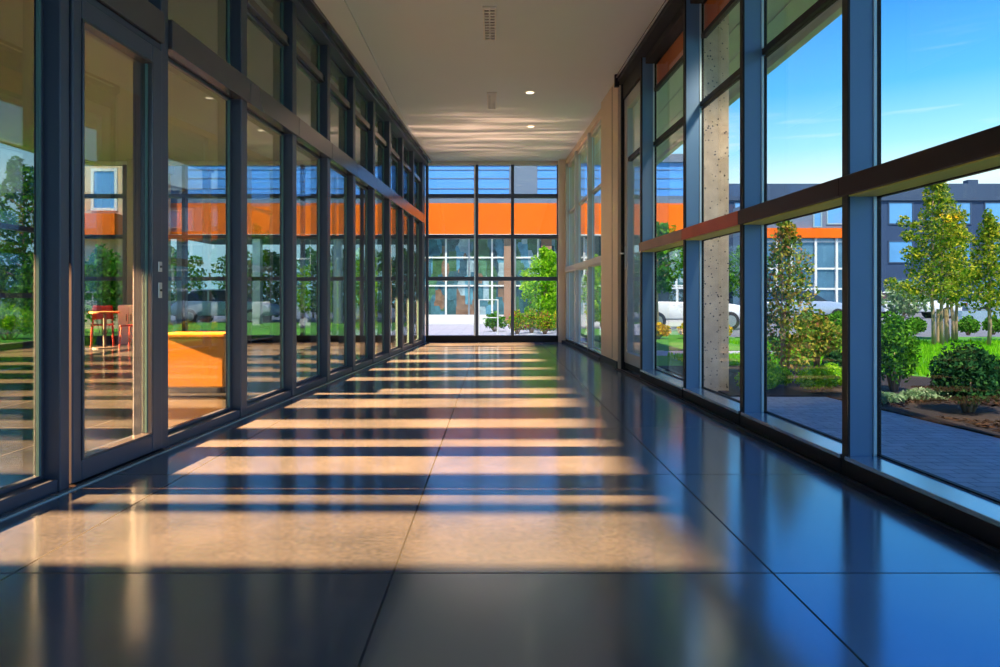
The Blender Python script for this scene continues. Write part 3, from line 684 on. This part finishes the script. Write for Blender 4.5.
# bed shrubs
bush('shrub', (4.33, 7.25, 0), 'green shrub in the bed beside the near right post', 'shrub', (.28, .28, .42), M['leaf_green'], 4200, .024)
bush('shrub', (4.22, 5.95, 0), 'dark round shrub in the bed at the lawn corner', 'shrub', (.36, .34, .30), M['leaf_dark'], 5500, .022)
bush('shrub', (5.25, 5.6, 0), 'dark shrub furthest along the bed', 'shrub', (.40, .34, .30), M['leaf_dark'], 2200, .036)
bush('shrub', (4.02, 7.85, 0), 'small dark conifer shrub beside the rusty leaved shrub', 'shrub', (.20, .20, .19), M['leaf_dark'], 1500, .03)
for i, (x, y, w) in enumerate(((3.72, 6.45, .26), (4.25, 6.62, .26))):
    bush('ground_cover', (x, y, 0), ['low silvery ground cover at the kerb corner of the bed', 'low silvery ground cover below the dark round shrub'][i], 'ground cover', (w, .17, .055), M['leaf_pale'], 900, .024, 'silvery ground cover plants in the mulch')
for i, x in enumerate((2.80, 3.12, 3.45, 3.78)):
    bush('low_hedge', (x, 7.18 + .34 * (i % 2), 0), ['low hedge plant nearest the concrete column', 'low hedge plant second from the concrete column', 'low hedge plant third from the concrete column', 'low hedge plant at the kerb corner'][i], 'hedge', (.25, .16, .13), M['leaf_lime'], 2600, .022, 'low hedge along the paved path')
# tall rusty shrub
tree('tall_shrub', (3.92, 9.0, 0), 'tall sparse shrub with yellow and rusty leaves beside the concrete column', 'shrub', 2.02, 0.06, 0.33, M['leaf_rust'], 4200, .030, 3, .018, stems_spread=.06)
bush('rusty_shrub', (4.72, 9.75, 0), 'broad rusty yellow shrub behind the tall sparse one', 'shrub', (.40, .26, .38), M['leaf_rust'], 3200, .032)
# far greenery on the right
for i, (px, Y, w, lab) in enumerate(((812, 17, .9, 'green clipped shrub left of the far lawn edge'), (838, 17.6, .8, 'green clipped shrub at the far lawn edge by the pavilion'))):
    p = P(px, 300, Y); bush('shrub', (p.x, Y, 0), lab, 'shrub', (w * .55, .5, .30), M['leaf_green'], 2200, .06)
for i, (px, Y) in enumerate(((895, 18.5), (915, 18.7), (968, 18.3), (993, 18.6))):
    p = P(px, 300, Y); bush('shrub', (p.x, Y, 0), ['low green shrub before the parked cars, next to the near post', 'low green shrub under the small pale tree', 'low green shrub behind the slender sapling', 'low green shrub behind the frame edge sapling'][i], 'shrub', (.33, .26, .24), M['leaf_green'], 1500, .045, 'green shrubs edging the far lawn')
# yellow flower bed and trees past the brown rail window
for i in range(3):
    bush('yellow_flower_bush', (4.05 + i * .80, 16.6 + .1 * i, 0), ['yellow flowering bush nearest the glass', 'middle yellow flowering bush', 'yellow flowering bush furthest from the glass'][i], 'flower bush', (.34, .30, .20), M['leaf_yellow'], 1300, .04, 'yellow flowering bushes by the path')
tree('street_tree', (4.9, 20.2, 0), 'leafy green tree seen past the brown railed window', 'tree', 3.2, 1.3, .95, M['leaf_green'], 2600, .085, 1, .06, shape='ball')
tree('street_tree', (10.2, 27.3, 0), 'leafy green tree left of the navy offices', 'tree', 3.0, 1.1, .9, M['leaf_green'], 1800, .085, 1, .06, shape='ball')
# outside the end glazing
tree('bright_tree', (1.62, 20.9, 0), 'bright lime green tree outside the right bay of the end glazing', 'tree', 2.45, .25, .66, M['leaf_lime'], 6500, .06, 1, .05, shape='ball')
tree('bright_tree', (3.6, 22.6, 0), 'lime green tree beside the corner pier outside', 'tree', 2.3, .25, .70, M['leaf_lime'], 5000, .06, 1, .05, shape='ball')
for i, (x, y) in enumerate(((0.62, 18.8), (1.06, 19.5), (1.40, 18.8), (1.90, 19.5))):
    bush('flower_bush', (x, y, 0), ['red and yellow flowering bush at the middle mullion', 'red and yellow flowering bush second from the mullion', 'red and yellow flowering bush below the lime tree', 'red and yellow flowering bush beside the corner pier'][i], 'flower bush', (.32, .26, .33), M['leaf_bloom'], 2800, .032, 'flowering bushes outside the end glazing')
bush('shrub', (-.02, 20.3, 0), 'small green shrub outside the middle bay of the end glazing', 'shrub', (.38, .3, .28), M['leaf_green'], 900, .05)
# hedges and trees outside the left room
pos = [(-14.5, 18.6, 2.9), (-12.75, 18.9, 2.9), (-11.0, 18.7, 2.9)]
for i, (x, y, h) in enumerate(pos):
    bush('hedge_bush', (x, y, 0), ['tall green hedge bush left of the glass door view', 'tall green hedge bush behind the red chairs', 'tall green hedge bush behind the pale cabinet'][i], 'hedge', (.80, .5, h * .42), M['leaf_green'], 4200, .07, 'tall hedge behind the red chairs')
tree('tall_tree', (-16.6, 23.5, 0), 'tall dark green tree left of the sandstone house', 'tree', 5.6, .6, 1.5, M['leaf_green'], 5200, .10, 1, .09, shape='ball')
TN = ['outermost', 'second', 'third', 'fourth', 'fifth', 'sixth', 'innermost']
for i, (x, y, h) in enumerate(((-14.8, 31, 2.7), (-12.9, 33.5, 3.0), (-10.6, 31.5, 2.6), (-9.4, 34.5, 2.9), (-7.4, 32, 2.8), (-6.2, 35, 2.9), (-4.3, 32.5, 2.7))):
    tree('garden_tree', (x, y, 0), TN[i] + ' tree beyond the orange bridge, seen through the left room', 'tree', h + .5, .3, 1.15, M['leaf_green'], 3000, .09, 1, .05, 'trees beyond the orange bridge', shape='ball')
for i, (x, y) in enumerate(((-13.2, 12.6), (-13.4, 14.4), (-11.9, 16.3), (-13.3, 10.6))):
    bush('shrub', (x, y, 0), ['second', 'third', 'furthest', 'nearest'][i] + ' lime shrub outside the outer facade of the left room', 'shrub', (.8, .7, .42), M['leaf_lime'], 1500, .06, 'lime shrubs outside the left facade')

# ---------------------------------------------------------------- buildings
def rect_windows(root, y, rects, frm, pane, depth=0.06):
    for (x0, x1, z0, z1) in rects:
        f = MB()
        w = 0.09
        f.box(x0, y - depth, z0, x0 + w, y, z1); f.box(x1 - w, y - depth, z0, x1, y, z1); f.box(x0 + w, y - depth, z0, x1 - w, y, z0 + w); f.box(x0 + w, y - depth, z1 - w, x1 - w, y, z1)
        fo = f.build('window', frm, root)
        MB().box(x0 + w, y - .02, z0 + w, x1 - w, y - .005, z1 - w).build('pane', pane, fo)

# long building with the orange band beyond the end glazing
YA = 26.0
root = empty('pavilion', (-3, YA, 0)); tag(root, 'long glazed pavilion with orange fascia band beyond the end glazing', 'building')
ax0, ax1 = -9.7, 10.8
MB().box(ax0, .3, 3.4, ax1, 4, 6.3).build('core_wall', M['greyband'], root)
sx0 = .1
MB().box(sx0, .3, -.1, ax1, 4, 3.39).build('lower_wall', M['greyband'], root)
for x in (ax0 + .1, -6.6, -3.4): MB().box(x, .4, -.1, x + .3, .7, 3.39).build('bridge_column', M['steel'], root)
MB().box(ax0, 0, 4.95, ax1, .29, 6.28).build('upper_glazing', M['sky_band'], root)
for x in (ax0, 3.55, 7.1): MB().box(x, -.03, 4.95, x + (.5 if x != 3.55 else 1.1), -.002, 6.28).build('slate_panel', M['greyband'], root)
for z in (5.25, 5.65, 5.98): MB().box(ax0, -.02, z, ax1, -.002, z + .025).build('glazing_bar', M['greyband'], root)
MB().box(ax0, -.25, 4.66, ax1, .29, 4.94).build('ledge', M['greyband'], root)
MB().box(ax0, -.3, 3.46, ax1, .29, 4.655).build('orange_band', M['orange'], root)
MB().box(ax0, -.34, 3.40, ax1, .29, 3.455).build('band_edge', M['white'], root)
MB().box(sx0, .1, .35, ax1, .29, 3.39).build('shopfront_glazing', M['shopglass'], root)
MB().box(sx0, .02, -.1, ax1, .29, .345).build('plinth', M['white'], root)
for i in range(12):
    x = sx0 + .05 + i * .9
    MB().box(x, .02, .35, x + .07, .098, 3.39).build('mullion', M['white'] if i % 2 else M['steel'], root)
for z in (1.45, 2.55): MB().box(sx0, .05, z, ax1, .098, z + .06).build('transom', M['white'], root)
for x in (3.55, 5.0): MB().box(x - .2, -.12, 0, x + .2, .0, 3.39).build('brown_pier', M['brown'], root)
MB().box(ax0 - .05, -.1, 6.28, ax1 + .05, 4, 6.6).build('parapet', M['greyband'], root)

# sandstone house at the far left
root = empty('house', (-13.7, 22.2, 0)); tag(root, 'sunlit sandstone house with an orange canopy behind the tall hedge', 'building')
MB().box(-.80, 0, -.1, 1.35, 3.2, 5.7).build('wall', M['sand'], root)
rect_windows(root, -.002, [(-.60, .02, 3.9, 5.3), (.28, 1.15, 3.9, 5.3)], M['white'], M['bwin'])
MB().box(-.80, -.55, 3.0, 1.35, -.01, 3.75).build('canopy', M['orange'], root)
MB().box(-.9, -.1, 5.7, 1.45, 3.3, 6.0).build('roof', M['canopy'], root)

# glazed pavilion with a thin orange band on the right
root = empty('glass_pavilion', (20.7, 44.5, 0)); tag(root, 'white framed glass pavilion with a thin orange band right of the concrete column', 'building')
MB().box(-3.6, .3, -.1, 3.6, 3.4, 7.4).build('core_wall', M['greyband'], root)
MB().box(-3.6, -.2, 5.0, 3.6, .29, 5.65).build('orange_band', M['orange'], root)
MB().box(-3.6, .08, .3, 3.6, .29, 4.98).build('glazing', M['bwin_dim'], root)
MB().box(-3.6, .0, 5.66, 3.6, .29, 7.4).build('upper_panel', M['greyband'], root)
rect_windows(root, -.002, [(-2.4, -.9, 6.0, 7.2), (.5, 1.1, 5.7, 7.3), (1.4, 2.6, 5.9, 7.2)], M['steel'], M['bwin'])
for x in (-3.6, -2.0, -1.0, .6, 2.0, 3.45): MB().box(x, -.06, 0, x + .16, .075, 4.98).build('mullion', M['white'], root)
for z in (1.55, 2.9, 4.7): MB().box(-3.6, -.02, z, 3.6, .075, z + .12).build('transom', M['white'], root)
MB().box(-3.8, -.3, -.1, 3.8, .29, .29).build('plinth', M['white'], root)

# navy office block
root = empty('office_building', (36, 50, 0)); tag(root, 'three storey navy office block with rows of blue windows behind the saplings', 'building')
ox0, ox1 = -19.0, 24.0
MB().box(ox0, 0, -.1, ox1, 14, 8.3).build('wall', M['navy'], root)
MB().box(ox0 - .1, -.15, 8.3, ox1, 14, 9.55).build('parapet', M['navy_top'], root)
rc = []
x = ox0 + .9; k = 0
while x < 6.5:
    w = 1.9 if k % 3 != 1 else 1.25
    for (z0, z1) in ((6.5, 8.2), (3.6, 5.3)): rc.append((x, x + w, z0, z1))
    x += w + (.25 if k % 3 == 0 else .95); k += 1
rect_windows(root, -.002, rc, M['navy_top'], M['bwin'])
x = ox0 + .9; k = 0; rc = []
while x < 6.5: rc.append((x, x + 2.1, .9, 2.5)); x += 3.0
rect_windows(root, -.002, rc, M['navy_top'], M['bwin_dim'])
MB().box(1.6, 3, 9.56, 2.4, 3.6, 10.4).build('roof_vent', M['navy_top'], root)

# ---------------------------------------------------------------- parked cars
def car(loc, rz, paintm, label):
    root = empty('car', loc, rz); tag(root, label, 'car', 'parked cars')
    prof = [(-2.1, .35), (-2.12, .75), (-1.95, .92), (-1.2, .98), (1.0, .95), (1.9, .82), (2.1, .62), (2.1, .35)]
    MB().prism(prof, 'y', -.85, .85).build('body', paintm, root, 0.07, True)
    cab = [(-1.75, .95), (-1.25, 1.40), (.15, 1.42), (.95, .95)]
    MB().prism(cab, 'y', -.74, .74).build('windows', M['carglass'], root, 0.04)
    rf = [(-1.35, 1.385), (-1.2, 1.46), (.1, 1.47), (.28, 1.39)]
    MB().prism(rf, 'y', -.70, .70).build('roof', paintm, root, 0.03)
    for sx in (-.55, ):
        MB().box(sx - .04, -.755, .96, sx + .04, .755, 1.40).build('door_pillar', paintm, root)
    for sx in (-1.3, 1.3):
        for sy in (-1, 1):
            w = MB().tube([(sx, sy * .62, .31), (sx, sy * .87, .31)], .32, 20).build('wheel', M['tyre'], root)
            MB().tube([(sx, sy * .872, .31), (sx, sy * .885, .31)], .2, 14).build('hub_cap', M['steel'], w)
    for sy in (-1, 1):
        MB().box(2.06, sy * .5, .62, 2.13, sy * .8, .75).build('headlight', M['white'], root)
        MB().box(-2.15, sy * .5, .70, -2.1, sy * .8, .84).build('tail_light', M['redlamp'], root)
    return root
Zc = -0.10
car((22.9, 36.5, Zc), 0.0, M['carwhite'], 'white car parked behind the small pale tree')
car((27.6, 36.8, Zc), 0.0, M['carblue'], 'silver blue car parked behind the sapling trunks')
car((32.3, 36.5, Zc), 0.0, M['carwhite'], 'white car parked behind the slender sapling')
car((6.7, 23.6, Zc), 0.1, M['carwhite'], 'white car parked past the yellow flower bushes')
car((14.0, 30.6, Zc), 0.0, M['carblue'], 'silver blue car parked right of the white one past the flowers')
car((-11.6, 29.0, Zc), 0.0, M['carwhite'], 'white car parked outside the left room glazing')
o = MB().box(21.0, 30.0, -.1, 40, 30.25, .42).build('low_wall', M['sill']); tag(o, 'low pale wall between the far lawn and the parked cars', 'wall')
# white handrail outside the end glazing
root = empty('handrail', (-0.6, 18.7, 0)); tag(root, 'thin white handrail on the terrace outside the end glazing', 'handrail')
for z in (.45, .95): MB().tube([(.15, 0, z), (.68, 0, z)], .014, 8).build('bar', M['white'], root)
for x in (.15, .68): MB().tube([(x, 0, -.03), (x, 0, .96)], .022, 8).build('post', M['white'], root)

# outdoor concrete column
o = MB().box(2.22, 7.32, -.03, 2.57, 7.66, CEIL + .02).build('column', M['concrete'], None, 0.012); o.data.name = 'column'
tag(o, 'pitted beige concrete column standing just outside the right glass', 'column', kind='structure')

# ---------------------------------------------------------------- light
def lamp(name, kind, loc, target=None, **kw):
    l = bpy.data.lights.new(name, kind)
    for k, v in kw.items(): setattr(l, k, v)
    o = bpy.data.objects.new(name, l); o.location = loc
    if target is not None: o.rotation_euler = (Vector(target) - Vector(loc)).to_track_quat('-Z', 'Y').to_euler()
    COL.objects.link(o); return o
# high sun for the garden
lamp('sun', 'SUN', (-20, -25, 40), (-20 - .005, -25 + .50, 40 - .866), energy=5.4, color=(1.0, .90, .74), angle=.0093)
# added warm spot standing in for low sun through the outer facade
SL = 0.385
lamp('sun_stripe_spot', 'SPOT', (XS, YS, (1.0 - XS) * SL), (-3.0, 8.0, 1.2), energy=33.0e6, color=(1.0, .385, .135), spot_size=math.radians(7.6), spot_blend=.04, shadow_soft_size=.55)

lamp('column_fill', 'SPOT', (2.75, 5.2, 3.9), (2.4, 7.4, 1.6), energy=190, color=(1.0, .80, .58), spot_size=1.1, spot_blend=.8, shadow_soft_size=.12)  # added fill without a fitting, brightens the column under the canopy
up = lamp('bounce_uplight', 'SPOT', (-.1, 12.2, .25), (-.1, 12.7, 4.0), energy=420, color=(1.0, .54, .31), spot_size=1.15, spot_blend=1.0, shadow_soft_size=.05)  # added uplight stands in for sun reflected off the floor
ln = up.data; ln.use_nodes = True; lt = ln.node_tree
em = [n for n in lt.nodes if n.type == 'EMISSION'][0]
g = lt.nodes.new('ShaderNodeTexCoord'); mpn = lt.nodes.new('ShaderNodeMapping'); mpn.inputs['Scale'].default_value = (1.4, 16.0, 1.0)
nz = lt.nodes.new('ShaderNodeTexNoise'); nz.inputs['Scale'].default_value = 1.6; nz.inputs['Detail'].default_value = 3.0
mr = lt.nodes.new('ShaderNodeMapRange'); mr.inputs[1].default_value = .45; mr.inputs[2].default_value = .70; mr.inputs[3].default_value = .25; mr.inputs[4].default_value = 2.0
lt.links.new(g.outputs['Normal'], mpn.inputs[0]); lt.links.new(mpn.outputs[0], nz.inputs['Vector']); lt.links.new(nz.outputs['Fac'], mr.inputs[0]); lt.links.new(mr.outputs[0], em.inputs['Strength'])

w = bpy.data.worlds.new('world'); scene.world = w; w.use_nodes = True
nt = w.node_tree; nt.nodes.clear(); L = nt.links.new
out = N(nt, 'ShaderNodeOutputWorld'); bg = N(nt, 'ShaderNodeBackground', Strength=1.0)
tc = N(nt, 'ShaderNodeTexCoord'); sx = N(nt, 'ShaderNodeSeparateXYZ'); L(tc.outputs['Generated'], sx.inputs[0])
cr = N(nt, 'ShaderNodeValToRGB'); el = cr.color_ramp.elements
stops = [(0.0, (.45, .80, .92)), (.150, (.80, 1.0, 1.02)), (.20, (.38, .80, 1.02)), (.27, (.12, .52, 1.0)), (.40, (.035, .26, .88)), (.55, (.022, .17, .70)), (1.0, (.05, .20, .62))]
while len(el) < len(stops): el.new(.5)
for i, (p, c) in enumerate(stops): el[i].position = p; el[i].color = rgba(c)
L(sx.outputs[2], cr.inputs[0])
mp = N(nt, 'ShaderNodeMapping'); mp.inputs['Scale'].default_value = (2.0, 2.0, 26.0); L(tc.outputs['Generated'], mp.inputs[0])
no = N(nt, 'ShaderNodeTexNoise', Scale=2.2, Detail=5.0); L(mp.outputs[0], no.inputs['Vector'])
c2 = N(nt, 'ShaderNodeValToRGB'); c2.color_ramp.elements[0].position = .60; c2.color_ramp.elements[1].position = .85; L(no.outputs['Fac'], c2.inputs[0])
fd = N(nt, 'ShaderNodeMapRange'); fd.inputs[1].default_value = .34; fd.inputs[2].default_value = .18; L(sx.outputs[2], fd.inputs[0])
mu = N(nt, 'ShaderNodeMath', operation='MULTIPLY'); L(c2.outputs[0], mu.inputs[0]); L(fd.outputs[0], mu.inputs[1])
mx = N(nt, 'ShaderNodeMix', data_type='RGBA'); L(mu.outputs[0], mx.inputs[0]); L(cr.outputs[0], mx.inputs[6]); mx.inputs[7].default_value = (.85, .95, 1.0, 1)
L(mx.outputs[2], bg.inputs[0]); L(bg.outputs[0], out.inputs[0])

# ---------------------------------------------------------------- camera
cam = bpy.data.cameras.new('camera'); cam.sensor_width = 36; cam.lens = 36 * F / 1000
cam.shift_x = (500 - CX) / 1000.0; cam.shift_y = -(333.5 - HZ) / 1000.0
cam.clip_start = .05; cam.clip_end = 500
co = bpy.data.objects.new('camera', cam); co.location = (0, 0, CH); co.rotation_euler = (math.pi / 2, 0, 0); COL.objects.link(co)
scene.camera = co
scene.view_settings.view_transform = 'Standard'
scene.view_settings.look = 'None'
scene.view_settings.exposure = 0.38
scene.cycles.use_denoising = True
scene.cycles.max_bounces = 10; scene.cycles.transparent_max_bounces = 40
scene.cycles.glossy_bounces = 6; scene.cycles.diffuse_bounces = 5
scene.cycles.caustics_reflective = False; scene.cycles.caustics_refractive = False
